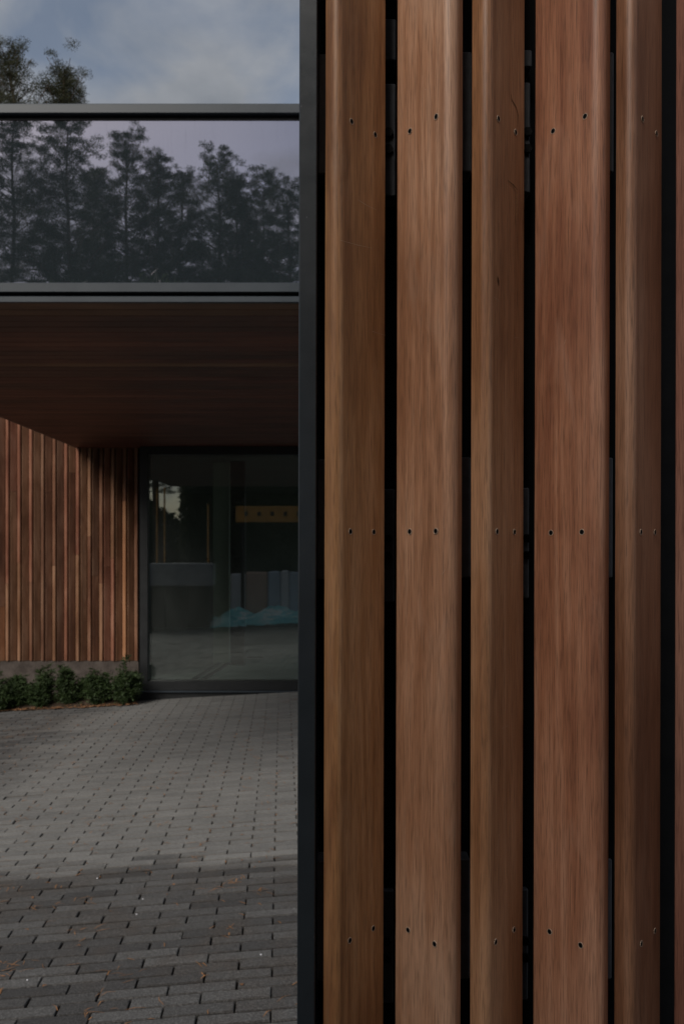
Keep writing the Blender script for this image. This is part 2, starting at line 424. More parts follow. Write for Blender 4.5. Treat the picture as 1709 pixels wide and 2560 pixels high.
# ------------------------------------------------------------------ ground
SLOPE = 0.058
def gz(x): return SLOPE * (max(-7.0, min(4.0, x)) + 0.5) + 0.09
xs = [-300, -60, -20, -7, -4, -2, 0, 2, 4, 12, 60, 300]
ys = [-300, -60, -25, -12, -4, 0, 4, 8, 12, 20, 60, 300]
mb = MB(); vs = [(x, y, gz(x) - 0.14) for y in ys for x in xs]; n = len(xs)
mb.add(vs, [(j*n+i, j*n+i+1, (j+1)*n+i+1, (j+1)*n+i) for j in range(len(ys)-1) for i in range(n-1)])
tag(mb.build('ground', M['soil']), kind='structure')

# paving: bricks laid in running bond, rows turned a little to the left of the view
PSI = math.atan(0.060)
PL, PD, PH = 0.232, 0.0825, 0.06
pave_z = lambda x: gz(x)
mb = MB()
gx = [-7, -4, -2, 0, 2, 4]
for a, b in zip(gx[:-1], gx[1:]):
    mb.add([(a, -12, gz(a) - 0.014), (b, -12, gz(b) - 0.014), (b, 10.9, gz(b) - 0.014), (a, 10.9, gz(a) - 0.014)], [(0, 1, 2, 3)])
pavement = tag(mb.build('pavement', M['bed']), kind='structure')

mb = MB()
for a, b in zip((-2.3, -2.0, 0, 2), (-2.0, 0, 2, 4)):
    mb.add([(a, 4.95, gz(a) - 0.0075), (b, 4.95, gz(b) - 0.0075), (b, 10.7, gz(b) - 0.0075), (a, 10.7, gz(a) - 0.0075)], [(0, 1, 2, 3)])
mb.build('joint_sand', M['drysand'], pavement)

def paver_geo(l, d, h, c, j, cx=0.0022):
    """top slab of a block with a chamfered, slightly uneven rim"""
    vs = []; 
    for (sx, sy) in ((-1, -1), (1, -1), (1, 1), (-1, 1)):
        vs.append((sx * l / 2, sy * d / 2, -h))
    for (sx, sy) in ((-1, -1), (1, -1), (1, 1), (-1, 1)):
        vs.append((sx * l / 2 + j[0], sy * d / 2 + j[1], -c))
    for k, (sx, sy) in enumerate(((-1, -1), (1, -1), (1, 1), (-1, 1))):
        vs.append((sx * (l / 2 - cx) + j[0], sy * (d / 2 - c) + j[1], j[2 + k]))
    fs = [(8, 9, 10, 11)]
    for k in range(4):
        k2 = (k + 1) % 4
        fs.append((k, k2, 4 + k2, 4 + k)); fs.append((4 + k, 4 + k2, 8 + k2, 8 + k))
    return vs, fs
EDGE = [1, 1, 1, 0, 1, 1, 1, 0]     # sides carry dirt, the chamfers of the short ends do not
variants = []
for k in range(10):
    j = [random.uniform(-0.001, 0.001), random.uniform(-0.0007, 0.0007)] + [random.uniform(-0.0020, 0.0010) for _ in range(4)]
    vs, fs = paver_geo(PL - random.uniform(0.004, 0.008), PD - random.uniform(0.006, 0.010), PH, 0.0042, j)
    me = bpy.data.meshes.new('paver'); me.from_pydata(vs, [], fs); me.update(); me.materials.append(M['paver']); me.materials.append(M['paver_edge']); me.polygons.foreach_set('material_index', [0] + EDGE)
    at = me.attributes.new('tone', 'FLOAT', 'POINT'); tv = k / 9.0
    at.data.foreach_set('value', [tv] * len(vs))
    variants.append((me, vs, fs, tv))
cu, su = math.cos(PSI), math.sin(PSI)
cells = []
for r in range(-74, 144):
    for c in range(-36, 24):
        u = (c + 0.5 * (r % 2)) * PL; v = r * PD
        # anchor so that a column of joints runs through the photo's x = 732
        x = u * cu - v * su - 0.152 ; y = u * su + v * cu
        if not (-6.9 < x < 3.5 and -6 < y < 10.85): continue
        if x > -0.02 and 0.84 < y < 1.2: continue
        if y > 10.28 - 0.075 * (x + 1.0) and x < -2.2: continue      # planting bed
        cells.append((x, y))
def in_view(x, y):
    if y < 2.6: return False
    px = HX + x * F / y; py = HY + (EYE - gz(x)) * F / y
    return -90 < px < 790 and py < 2600
inv = sorted([c for c in cells if in_view(*c)], key=lambda c: c[1])
near = inv[:300]; near_set = set(near)
tilt = math.atan(SLOPE)
base_rot = (Matrix.Rotation(-tilt, 4, 'Y') @ Matrix.Rotation(PSI, 4, 'Z'))
for (x, y) in near:
    me = random.choice(variants)[0]
    o = bpy.data.objects.new('paver', me); COL.objects.link(o); o.parent = pavement
    wob = Matrix.Rotation(random.gauss(0, R(0.55)), 4, 'X') @ Matrix.Rotation(random.gauss(0, R(0.3)), 4, 'Y') @ Matrix.Rotation(random.gauss(0, R(0.25)), 4, 'Z')
    o.matrix_world = Matrix.Translation((x, y, gz(x) + random.gauss(0, 0.0016))) @ base_rot @ wob
mb = MB(); tones = []
for (x, y) in cells:
    if (x, y) in near_set: continue
    me, vs, fs, tv = random.choice(variants)
    T = Matrix.Translation((x, y, gz(x) + random.gauss(0, 0.0010))) @ base_rot @ Matrix.Rotation(random.gauss(0, R(0.3)), 4, 'X')
    mb.add([T @ Vector(v) for v in vs], fs[:1]); mb.f += [[len(mb.v) - 12 + i for i in f] for f in fs[1:]]; mb.m += EDGE; tones += [tv] * len(vs)
me = mb.mesh('paver_field'); at = me.attributes.new('tone', 'FLOAT', 'POINT'); at.data.foreach_set('value', tones)
tag(link('paver_field', me, [M['paver'], M['paver_edge']], pavement), kind='stuff')

# ------------------------------------------------------------------ near timber screen
YR, YS, YV = 0.860, 0.880, 0.919      # ridge, hidden edge and valley depths
screen = empty('slat_screen', (0, 0.86, 0))
tag(screen, 'close-up screen of zigzag brown hardwood slats with a dark metal edge post', 'timber screen')
screen.rotation_euler = (0, R(0.14), 0)
ZPIV = EYE
Z0, Z1 = 0.03, 3.3
def to_local(x, y, z):   # world point -> screen local (the screen leans a touch)
    return screen_inv @ Vector((x, y, z))
# turn about the eye level so the lean does not shift the slats at mid height
screen.location = Vector((0, 0.86, ZPIV)) + Matrix.Rotation(R(0.14), 3, 'Y') @ Vector((0, 0, -ZPIV))
bpy.context.view_layer.update()
screen_inv = screen.matrix_world.inverted()
SL = [  # kind, px hidden edge, px ridge, px valley, wood colours, seed
    ('odd', 810, 836, 962, ((0.215, 0.090, 0.034), (0.345, 0.163, 0.066), (0.450, 0.238, 0.114)), 1.3),
    ('even', 1153, 1129, 987.5, ((0.265, 0.119, 0.060), (0.375, 0.188, 0.105), (0.465, 0.265, 0.166)), 4.1),
    ('odd', 1177, 1217, 1310, ((0.215, 0.090, 0.038), (0.320, 0.152, 0.072), (0.410, 0.216, 0.116)), 7.7),
    ('even', 1522.5, 1504, 1333, ((0.220, 0.083, 0.043), (0.325, 0.140, 0.076), (0.440, 0.222, 0.135)), 2.6),
    ('odd', 1537.5, 1580, 1653, ((0.170, 0.072, 0.036), (0.245, 0.115, 0.062), (0.315, 0.164, 0.098)), 9.2),
    ('even', 1862, 1845, 1684, ((0.200, 0.085, 0.058), (0.265, 0.118, 0.084), (0.320, 0.160, 0.116)), 5.4),
]
SCREWS = [[(878, 303), (937, 336), (875, 1329), (933.5, 1330), (873.5, 2352), (932, 2322)],
          [(1024.6, 327), (1090, 291), (1024, 1329), (1089, 1328), (1020, 2326), (1086, 2361)],
          [(1245, 296), (1288, 330), (1241.5, 1329), (1285, 1330), (1238, 2356), (1284, 2325)],
          [(1382, 327), (1462, 290), (1377, 1332), (1454, 1330), (1373.5, 2330), (1451, 2364)],
          [(1605, 297), (1640, 333), (1601, 1330), (1636, 1331), (1602, 2360), (1636, 2328)],
          [(1722, 327), (1800, 290), (1720, 1331), (1798, 1330), (1718, 2328), (1796, 2362)]]
def rounded(poly, radii, seg=7):
    n = len(poly); o = []
    for i in range(n):
        p = Vector(poly[i]); a = (Vector(poly[i-1]) - p).normalized(); b = (Vector(poly[(i+1) % n]) - p).normalized()
        r = radii[i]
        if r <= 0: o.append(tuple(p)); continue
        ang = a.angle(b); t = r / math.tan(ang / 2)
        p0 = p + a * t; p1 = p + b * t; c = p + (a + b).normalized() * (r / math.sin(ang / 2))
        a0 = math.atan2(p0.y - c.y, p0.x - c.x); a1 = math.atan2(p1.y - c.y, p1.x - c.x)
        d = (a1 - a0 + math.pi) % (2 * math.pi) - math.pi
        for k in range(seg + 1):
            q = a0 + d * k / seg; o.append((c.x + r * math.cos(q), c.y + r * math.sin(q)))
    return o
def area2(p): return sum(p[i-1][0] * p[i][1] - p[i][0] * p[i-1][1] for i in range(len(p)))
def screw_mesh(seed):
    rr = random.Random(seed); m = MB(); n = 20
    def ring(r, z, jit): return [((r + rr.uniform(-jit, jit)) * math.cos(2*math.pi*k/n), (r + rr.uniform(-jit, jit)) * math.sin(2*math.pi*k/n), z) for k in range(n)]
    a = ring(0.0029, -0.0003, 0.0003); b = ring(0.0026, 0.00025, 0.00025); c = ring(0.0022, 0.0001, 0.0001)
    m.add(a + b + c, [(k, (k+1) % n, n + (k+1) % n, n + k) for k in range(n)] + [(n + k, n + (k+1) % n, 2*n + (k+1) % n, 2*n + k) for k in range(n)], 0)
    hd = ring(0.0023, 0.00012, 0); m.add(hd, [tuple(range(n))], 1)
    st = [((0.0020 if k % 2 else 0.0013) * math.cos(math.pi*k/6), (0.0020 if k % 2 else 0.0013) * math.sin(math.pi*k/6), 0.0003) for k in range(12)]  # flat black star: the shade inside the drive recess, put into colour
    m.add(st, [tuple(range(12))], 2)
    me = m.mesh('screw')
    for q in ('chip', 'screw', 'hole_shade'): me.materials.append(M[q])
    return me
screw_meshes = [screw_mesh(k) for k in range(4)]
for i, (kind, pe, pr, pv, cols, seed) in enumerate(SL):
    xr, xe, xv = PX(pr, YR), PX(pe, YS), PX(pv, YV)
    sgn = 1 if kind == 'odd' else -1
    face = (Vector((xv, YV)) - Vector((xr, YR))).normalized()
    nrm = Vector((face.y, -face.x)) * (1 if kind == 'odd' else -1)       # towards the viewer
    if nrm.y > 0: nrm = -nrm
    back = -nrm * 0.012
    poly = [(xr, YR), (xv, YV), (xv + back.x * 0.9 - face.x * 0.002, YV + back.y * 0.9), (xe + sgn * 0.010, YS + 0.034), (xe, YS)]
    poly = rounded(poly, [0.0065 if kind == 'odd' else 0.0085, 0.0022, 0.001, 0.001, 0.0018], 10)
    if area2(poly) < 0: poly = poly[::-1]
    ox, oy = xr, YR
    o_loc = to_local(ox, oy, 0); 
    zs = [Z0 + (Z1 - Z0) * k / 24 for k in range(25)]
    jit = []; ph = random.uniform(0, 6)
    for z in zs: jit.append((0.0003 * math.sin(z * 1.9 + ph) + random.gauss(0, 0.00008), 0.0))
    m = MB(); m.prism([(p[0] - ox, p[1] - oy) for p in poly], Z0, Z1, zs=zs, jit=jit)
    wmat = wood('hardwood_slat', *cols, seed=seed)
    so_ = m.build('slat', wmat, screen, (ox, oy - 0.86, 0))
    for k, (sx, sy) in enumerate(SCREWS[i]):
        # ray through the photo point meets the slat face (in the frame of the leaning screen)
        d = screen_inv.to_3x3() @ Vector(((sx - HX) / F, 1.0, (HY - sy) / F))
        e0 = screen_inv @ Vector((0, 0, EYE))
        tt = (nrm.x * (xr - e0.x) + nrm.y * (YR - 0.86 - e0.y)) / (nrm.x * d.x + nrm.y * d.y)
        lp = e0 + d * tt
        nz = Vector((nrm.x, nrm.y, 0)); ux = Vector((0, 0, 1)).cross(nz).normalized(); uy = nz.cross(ux)
        rot = Matrix((ux, uy, nz)).transposed().to_4x4() @ Matrix.Rotation(random.uniform(0, 6), 4, 'Z')
        s_ = bpy.data.objects.new('screw', screw_meshes[(i + k) % 4]); COL.objects.link(s_); s_.parent = so_
        s_.matrix_local = Matrix.Translation(Vector((lp.x - ox, lp.y - (oy - 0.86), lp.z)) + nz * 0.0003) @ rot
# scratches, knots and a torn strip on the slat faces
slats = [o for o in screen.children if o.name.startswith('slat')]
def face_point(i, sx, sy, lift):
    kind, pe, pr, pv = SL[i][:4]
    xr, xv = PX(pr, YR), PX(pv, YV); fc_ = Vector((xv - xr, YV - YR)).normalized(); nr = Vector((fc_.y, -fc_.x)); nr = -nr if nr.y > 0 else nr
    d = screen_inv.to_3x3() @ Vector(((sx - HX) / F, 1.0, (HY - sy) / F)); e0 = screen_inv @ Vector((0, 0, EYE))
    tt = (nr.x * (xr - e0.x) + nr.y * (YR - 0.86 - e0.y)) / (nr.x * d.x + nr.y * d.y)
    return e0 + d * tt + Vector((nr.x, nr.y, 0)) * lift - Vector((xr, 0, 0)), Vector((fc_.x, fc_.y, 0))
def blemish(name, i, pts, widths, mat, lift=0.00018):
    mm = MB(); vs = []
    for (sx, sy), w in zip(pts, widths):
        p, fd = face_point(i, sx, sy, lift)
        q0, _ = face_point(i, sx - 0.5, sy, lift)
        vs.append((p, w))
    L, Rr = [], []
    for k, (p, w) in enumerate(vs):
        dd = (vs[min(k + 1, len(vs) - 1)][0] - vs[max(k - 1, 0)][0]).normalized()
        _, fd = face_point(i, *pts[k], lift); nr = fd.cross(Vector((0, 0, 1))); sd = dd.cross(nr).normalized() * w / 2
        L.append(p - sd); Rr.append(p + sd)
    n_ = len(vs)
    mm.add(L + Rr, [(k, k + 1, n_ + k + 1, n_ + k) for k in range(n_ - 1)])
    mm.build(name, mat, slats[i])
for i, pts in ((0, [(893, 498), (915, 512), (940, 524)]), (0, [(872, 256), (874, 262)]), (0, [(930, 828), (962, 838)]), (0, [(850, 600), (893, 612), (930, 620)]),
               (0, [(842, 1525), (900, 1518), (948, 1516)]), (0, [(905, 2256), (925, 2248), (945, 2238)]), (0, [(905, 1858), (950, 1852)]), (2, [(1246, 550), (1247, 556)]), (2, [(1233, 742), (1246, 750)]),
               (2, [(1253, 1822), (1271, 1814)]), (2, [(1242, 2140), (1246, 2090), (1247, 2060)]), (2, [(1282, 1412), (1290, 1408)]), (1, [(1061, 224), (1067, 221)]), (3, [(1410, 860), (1414, 846)]), (1, [(1105, 1436), (1112, 1424)]), (2, [(1285, 843), (1296, 844)])):
    blemish('scratch', i, pts, [0.00025] + [0.0004] * (len(pts) - 2) + [0.0002], M['chip'])
blemish('knot', 0, [(945, 1466), (946, 1474), (946, 1482), (945, 1490)], [0.0008, 0.0042, 0.0042, 0.0008], M['knot'])
blemish('knot', 2, [(1243, 690), (1245, 702), (1246, 714)], [0.0006, 0.0028, 0.0006], M['knot'])
blemish('crack', 2, [(1276, 232), (1279, 250), (1290, 268), (1294, 285), (1293, 320)], [0.0003, 0.0010, 0.0009, 0.0007, 0.0002], M['knot'])
blemish('torn_strip', 2, [(1274, 458), (1284, 468), (1291, 480), (1291, 520), (1288, 560)], [0.0010, 0.0014, 0.0032, 0.0028, 0.0006], M['torn'], 0.0001)
blemish('crack', 2, [(1268, 450), (1282, 462), (1292, 474)], [0.0003, 0.0010, 0.0004], M['knot'], 0.0003)
# edge post, backing and brackets
YP = 0.885
m = MB(); m.bbox(PX(745, YP), PX(790, YP), YP - 0.86, YP - 0.86 + 0.16, 0.0, 3.32, 0.0009)
m.build('edge_post', M['metal'], screen)
m = MB(); m.box(PX(790, YP), 1.25, 0.13, 0.16, 0.0, 3.32)
m.build('backing_board', M['black'], screen)
YB = 0.952
def bracket(x0, x1, y0, y1, Y, bolts=(), th=0.03):
    th = min(th, 0.988 - Y + 0.004)
    mm = MB(); mm.bbox(PX(x0, Y), PX(x1, Y), Y - 0.86, Y - 0.86 + th, PZ(y1, Y), PZ(y0, Y), 0.0012)
    b = mm.build('bracket', M['bracket'], screen)
    for (bx, by) in bolts:
        bm_ = MB(); x, z = PX(bx, Y), PZ(by, Y)
        ring = [(x + 0.0045 * math.cos(k * math.pi / 3), z + 0.0045 * math.sin(k * math.pi / 3)) for k in range(6)]
        bm_.add([(p[0], Y - 0.86, p[1]) for p in ring] + [(p[0], Y - 0.864, p[1]) for p in ring], [(k, (k+1) % 6, 6 + (k+1) % 6, 6 + k) for k in range(6)] + [tuple(range(6, 12))])
        bm_.build('bolt', M['bolt'], b)
for dy in (0, 1015, 2020):
    YB = 0.952 if dy == 0 else 0.982
    bracket(792, 850, 133 + dy, 434 + dy, YB - 0.024)
    bracket(930, 986, 45 + dy, 150 + dy, YB + 0.012)
    bracket(930, 986, 207 + dy, 490 + dy, YB, [(968, 332 + dy), (968, 374 + dy)])
    bracket(1130, 1176, 127 + dy, 428 + dy, YB - 0.016)
    bracket(1290, 1326, 122 + dy, 165 + dy, YB + 0.01)
    bracket(1290, 1322, 203 + dy, 480 + dy, YB, [(1314, 330 + dy), (1314, 372 + dy)])
    bracket(1490, 1531, 127 + dy, 428 + dy, YB + 0.006)
m = MB(); m.tube([(PX(1688, 0.94), 0.08, PZ(480, 0.94)), (PX(1689, 0.94), 0.08, PZ(340, 0.94)), (PX(1691, 0.94), 0.08, PZ(195, 0.94))], 0.0006, 6)
m.build('cable', M['trim'], screen)

# ------------------------------------------------------------------ house behind: plinth, slat cladding
YW = 10.94
WALL_B = PZ(1652, YW); SOF = PZ(1120, YW)
house = empty('house', (-4.0, YW, 0)); tag(house, 'low house behind the forecourt clad in narrow vertical brown slats on a rough plinth', 'house')
HXL, HXR = -6.3, PX(349, YW)
def hb(name, mat, *a):
    mm = MB(); mm.box(*a); return mm.build(name, mat, house, (4.0, -YW, 0))
hb('wall', M['black'], HXL, HXR, YW + 0.05, YW + 0.25, 0.0, 3.9)
hb('plinth', M['plinth'], HXL, HXR - 0.01, YW - 0.02, YW + 0.05, -0.5, WALL_B - 0.004)
hb('roof_edge', M['trim'], HXL, HXR, YW - 0.06, YW + 0.3, 3.9, 4.0)
PITCH = 29.25 * YW / F
far_wood = []
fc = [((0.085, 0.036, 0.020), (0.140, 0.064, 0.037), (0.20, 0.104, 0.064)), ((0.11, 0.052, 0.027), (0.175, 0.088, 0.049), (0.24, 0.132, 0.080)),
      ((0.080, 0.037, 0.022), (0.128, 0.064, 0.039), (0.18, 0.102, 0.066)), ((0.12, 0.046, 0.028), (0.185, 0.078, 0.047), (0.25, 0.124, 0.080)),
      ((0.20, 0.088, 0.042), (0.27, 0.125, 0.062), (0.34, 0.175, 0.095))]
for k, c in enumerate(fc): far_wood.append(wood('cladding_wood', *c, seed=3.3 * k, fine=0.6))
x_ref = PX(200 + 218 / 7.84, YW)     # a ridge of a left-turned slat
k0 = int((HXL - x_ref) / PITCH); k1 = int((HXR - x_ref) / PITCH) + 1
for k in range(k0, k1 + 1):
    for half in (0, 1):
        xr = x_ref + k * PITCH + (0.0 if half == 0 else 0.030)
        sgn = -1 if half == 0 else 1            # half 0 ridge at its right end, half 1 ridge at its left
        xv = xr + sgn * 0.047 * (PITCH / 0.131)
        xe = xr - sgn * 0.010
        if max(xr, xv, xe) > HXR - 0.001 or min(xr, xv, xe) < HXL: continue
        poly = [(xr, YW - 0.04), (xv, YW + 0.018), (xv - sgn * 0.006, YW + 0.028), (xe + sgn * 0.006, YW + 0.01), (xe, YW - 0.022)]
        poly = [(p[0] - xr, p[1] - YW) for p in poly]
        if area2(poly) < 0: poly = poly[::-1]
        cuts = [WALL_B]
        z = WALL_B
        if random.random() < 0.62:
            cuts.append(WALL_B + random.uniform(0.5, 2.1))
        cuts.append(3.895)
        for a, b in zip(cuts[:-1], cuts[1:]):
            mm = MB(); mm.prism(poly, a + (0.0 if a == WALL_B else 0.0025), b)
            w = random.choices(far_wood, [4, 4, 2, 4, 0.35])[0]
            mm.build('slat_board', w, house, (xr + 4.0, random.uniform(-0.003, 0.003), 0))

# ------------------------------------------------------------------ glazed entrance
YG = 10.74
door = empty('glazed_front', (-1.0, YG, 0)); tag(door, 'large black framed floor to ceiling window under the canopy', 'window')
def db(name, mat, *a, c=0.003):
    mm = MB(); mm.bbox(*a, c=c); return mm.build(name, mat, door, (1.0, -YG, 0))
GL, GR = PX(349, YG), 1.6
g_l, g_t, g_b = PX(369, YG), PZ(1136, YG), PZ(1704, YG)
db('frame_jamb', M['frame'], GL, g_l, YG, YG + 0.22, PZ(1728, YG) + 0.001, SOF - 0.002)
db('frame_head', M['frame'], g_l, GR, YG + 0.002, YG + 0.2, g_t, SOF - 0.002)
db('frame_sill', M['frame'], g_l, GR, YG + 0.002, YG + 0.2, PZ(1727, YG) + 0.001, g_b)
db('sill_flashing', M['trim'], GL - 0.02, GR, YG - 0.035, YG + 0.2, PZ(1731, YG), PZ(1727, YG))
mm = MB(); mm.box(GL - 0.015, GR, YG + 0.0, YG + 0.2, -0.4, PZ(1731, YG) - 0.001); mm.build('base_wall', M['frame'], door, (1.0, -YG, 0))
mm = MB(); mm.box(g_l - 0.004, GR, YG + 0.06, YG + 0.066, g_b - 0.004, g_t + 0.004); mm.build('glass_pane', M['glass'], door, (1.0, -YG, 0))
db('frame_mullion', M['frame'], 0.45, 0.52, YG + 0.003, YG + 0.18, g_b, g_t)

# room behind the window
FZ = PZ(1704, YG) - 0.01
def st(name, mat, *a):
    mm = MB(); mm.box(*a); return tag(mm.build(name, mat), kind='structure')
st('interior_floor', M['floor'], -5.8, 2.2, YG + 0.2, 19.0, FZ - 0.2, FZ)
st('interior_ceiling', M['inwall'], -5.8, 2.2, YG + 0.25, 19.0, SOF, SOF + 0.2)
st('interior_wall_back', M['inwall'], -5.8, 2.2, 19.0, 19.2, FZ - 0.2, SOF + 0.2)
st('interior_wall_left', M['inwall'], -5.9, -5.8, YG + 0.45, 19.2, FZ - 0.2, SOF + 0.2)
Yc = 12.6
def thing_box(name, label, cat, mat, x0, x1, y0, y1, z0, z1, c=0.01, group=None):
    cx, cy = (x0 + x1) / 2, (y0 + y1) / 2
    mm = MB(); mm.bbox(x0 - cx, x1 - cx, y0 - cy, y1 - cy, 0, z1 - z0, c)
    return tag(mm.build(name, mat, None, (cx, cy, z0)), label, cat, group)
thing_box('room_partition', 'pale green partition wall seen through the large window', 'wall', M['inlight'], PX(532, Yc), PX(574, Yc), Yc, Yc + 0.15, FZ + 0.001, SOF - 0.001)
thing_box('room_column', 'dark square column standing inside behind the large window', 'column', M['frame'], PX(575, 12.4), PX(612, 12.4), 12.4, 12.56, FZ + 0.001, SOF - 0.001)
# two dark strips on the floor, running in from the glass
tr = empty('floor_strips', (-1.6, 11.6, FZ)); tag(tr, 'two long dark strips on the interior floor behind the glass', 'track')
for k, dx in enumerate((0.0, 0.11)):
    mm = MB(); mm.bbox(-0.03 + dx, 0.03 + dx, -0.6, 2.6, 0.001, 0.012, 0.003); mm.build('rail', M['frame'], tr, rot=(0, 0, R(-3)))
# vacuum cleaner
vc = empty('vacuum_cleaner', (PX(560, 13.3), 13.3, FZ)); tag(vc, 'black canister vacuum cleaner with pole and cable on the interior floor', 'vacuum cleaner')
mm = MB()
prof = [(0.0, 0.13), (0.03, 0.15), (0.16, 0.15), (0.24, 0.12), (0.30, 0.07), (0.34, 0.05), (0.36, 0.0)]
nseg = 14; vs = []; fs = []
for (z, r) in prof: vs += [(r * 0.95 * math.cos(2*math.pi*k/nseg), r * math.sin(2*math.pi*k/nseg), z) for k in range(nseg)]
for a in range(len(prof) - 1):
    for k in range(nseg): fs.append((a*nseg+k, a*nseg+(k+1) % nseg, (a+1)*nseg+(k+1) % nseg, (a+1)*nseg+k))
mm.add(vs, fs); mm.build('canister', M['plastic'], vc, smooth=True)
mm = MB(); mm.tube([(0.15, 0.0, 0.03), (0.14, 0.0, 0.4), (0.06, 0.02, 0.85), (-0.18, 0.05, 1.25), (-0.24, 0.05, 1.33)], 0.016, 8); mm.build('pole', M['plastic'], vc)
mm = MB(); mm.bbox(0.06, 0.25, -0.06, 0.06, 0.0, 0.05, 0.01); mm.build('floor_nozzle', M['plastic'], vc)
mm = MB(); mm.tube([(0.2, 0.0, 0.01), (0.32, 0.02, 0.01), (0.45, 0.0, 0.01), (0.52, 0.03, 0.01)], 0.009, 6); mm.build('cable', M['plastic'], vc)

# ------------------------------------------------------------------ canopy
YC = 4.65
CXL, CXR = PX(194, YW), 1.3
canopy = empty('canopy', (-0.8, YC, SOF)); tag(canopy, 'flat roofed canopy with dark wood soffit and a reflective glass fascia', 'canopy')
def cb_(name, mat, *a, c=0.004):
    mm = MB(); mm.bbox(*a, c=c); return mm.build(name, mat, canopy, (0.8, -YC, -SOF))
bw = 0.121; nb = int((YW - YC - 0.04) / bw)
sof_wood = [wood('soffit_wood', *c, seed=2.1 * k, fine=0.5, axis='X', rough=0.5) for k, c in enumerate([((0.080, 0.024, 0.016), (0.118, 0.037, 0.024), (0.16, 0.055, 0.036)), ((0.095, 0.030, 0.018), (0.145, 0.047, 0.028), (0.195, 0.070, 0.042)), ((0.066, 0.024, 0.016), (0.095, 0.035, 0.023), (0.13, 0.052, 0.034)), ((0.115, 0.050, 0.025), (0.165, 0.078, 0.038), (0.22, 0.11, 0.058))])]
for k in range(nb + 1):
    y0 = YC + 0.03 + k * bw
    y1 = min(y0 + bw - 0.006, YW + 0.03)
    if y1 - y0 < 0.02: continue
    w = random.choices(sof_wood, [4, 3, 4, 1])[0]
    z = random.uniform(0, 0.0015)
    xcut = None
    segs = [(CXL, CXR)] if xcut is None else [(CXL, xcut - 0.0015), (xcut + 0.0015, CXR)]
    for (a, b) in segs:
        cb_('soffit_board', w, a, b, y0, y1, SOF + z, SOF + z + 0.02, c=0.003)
        w = random.choice(sof_wood)
mm = MB(); mm.box(CXL + 0.02, CXR, YC + 0.14, YW + 0.04, SOF + 0.023, SOF + 0.66); mm.build('roof_slab', M['roof'], canopy, (0.8, -YC, -SOF))
cb_('bottom_trim', M['trim'], CXL - 0.02, CXR, YC, YC + 0.028, PZ(755, YC), PZ(740, YC), c=0.002)
mm = MB(); mm.box(CXL, CXR, YC + 0.05, YC + 0.09, PZ(755, YC) + 0.024, PZ(270, YC)); mm.build('recess_panel', M['black'], canopy, (0.8, -YC, -SOF))
lf = cb_('lower_frame', M['trim'], CXL - 0.02, CXR, YC - 0.004, YC + 0.05, PZ(730, YC), PZ(706.5, YC), c=0.002)
ur = cb_('top_rail', M['trim'], CXL - 0.02, CXR, YC - 0.02, YC + 0.07, PZ(287, YC), PZ(262, YC), c=0.004)
mm = MB(); mm.box(CXL, CXR, YC + 0.012, YC + 0.024, PZ(707, YC), PZ(298, YC)); mm.build('glass_panel', M['mirror'], canopy, (0.8, -YC, -SOF))
cb_('glazing_gasket', M['black'], CXL, CXR, YC + 0.008, YC + 0.05, PZ(298, YC), PZ(287, YC) - 0.001, c=0.001)
mm = MB(); mm.box(CXL - 0.018, CXL, YC + 0.06, YW, SOF + 0.002, SOF + 0.66); mm.build('side_fascia', M['trim'], canopy, (0.8, -YC, -SOF))

# ------------------------------------------------------------------ planting bed, shrubs, litter
def bed_y(x): return 10.30 - 0.075 * (x + 1.0)
mb = MB()
xs_ = np.linspace(-6.3, GL - 0.02, 24); vs = []; fs = []
for x in xs_:
    for t in (0, 0.3, 0.7, 1.0):
        y = bed_y(x) + (YW - 0.02 - bed_y(x)) * t
        vs.append((x, y, gz(x) - 0.005 + 0.05 * math.sin(math.pi * min(1, t * 1.2)) * 0.6 + 0.10 * t + random.uniform(-0.008, 0.008)))
for i in range(len(xs_) - 1):
    for j in range(3): fs.append((i*4+j, (i+1)*4+j, (i+1)*4+j+1, i*4+j+1))
mb.add(vs, fs); tag(mb.build('planting_bed', M['mulch']), kind='structure')

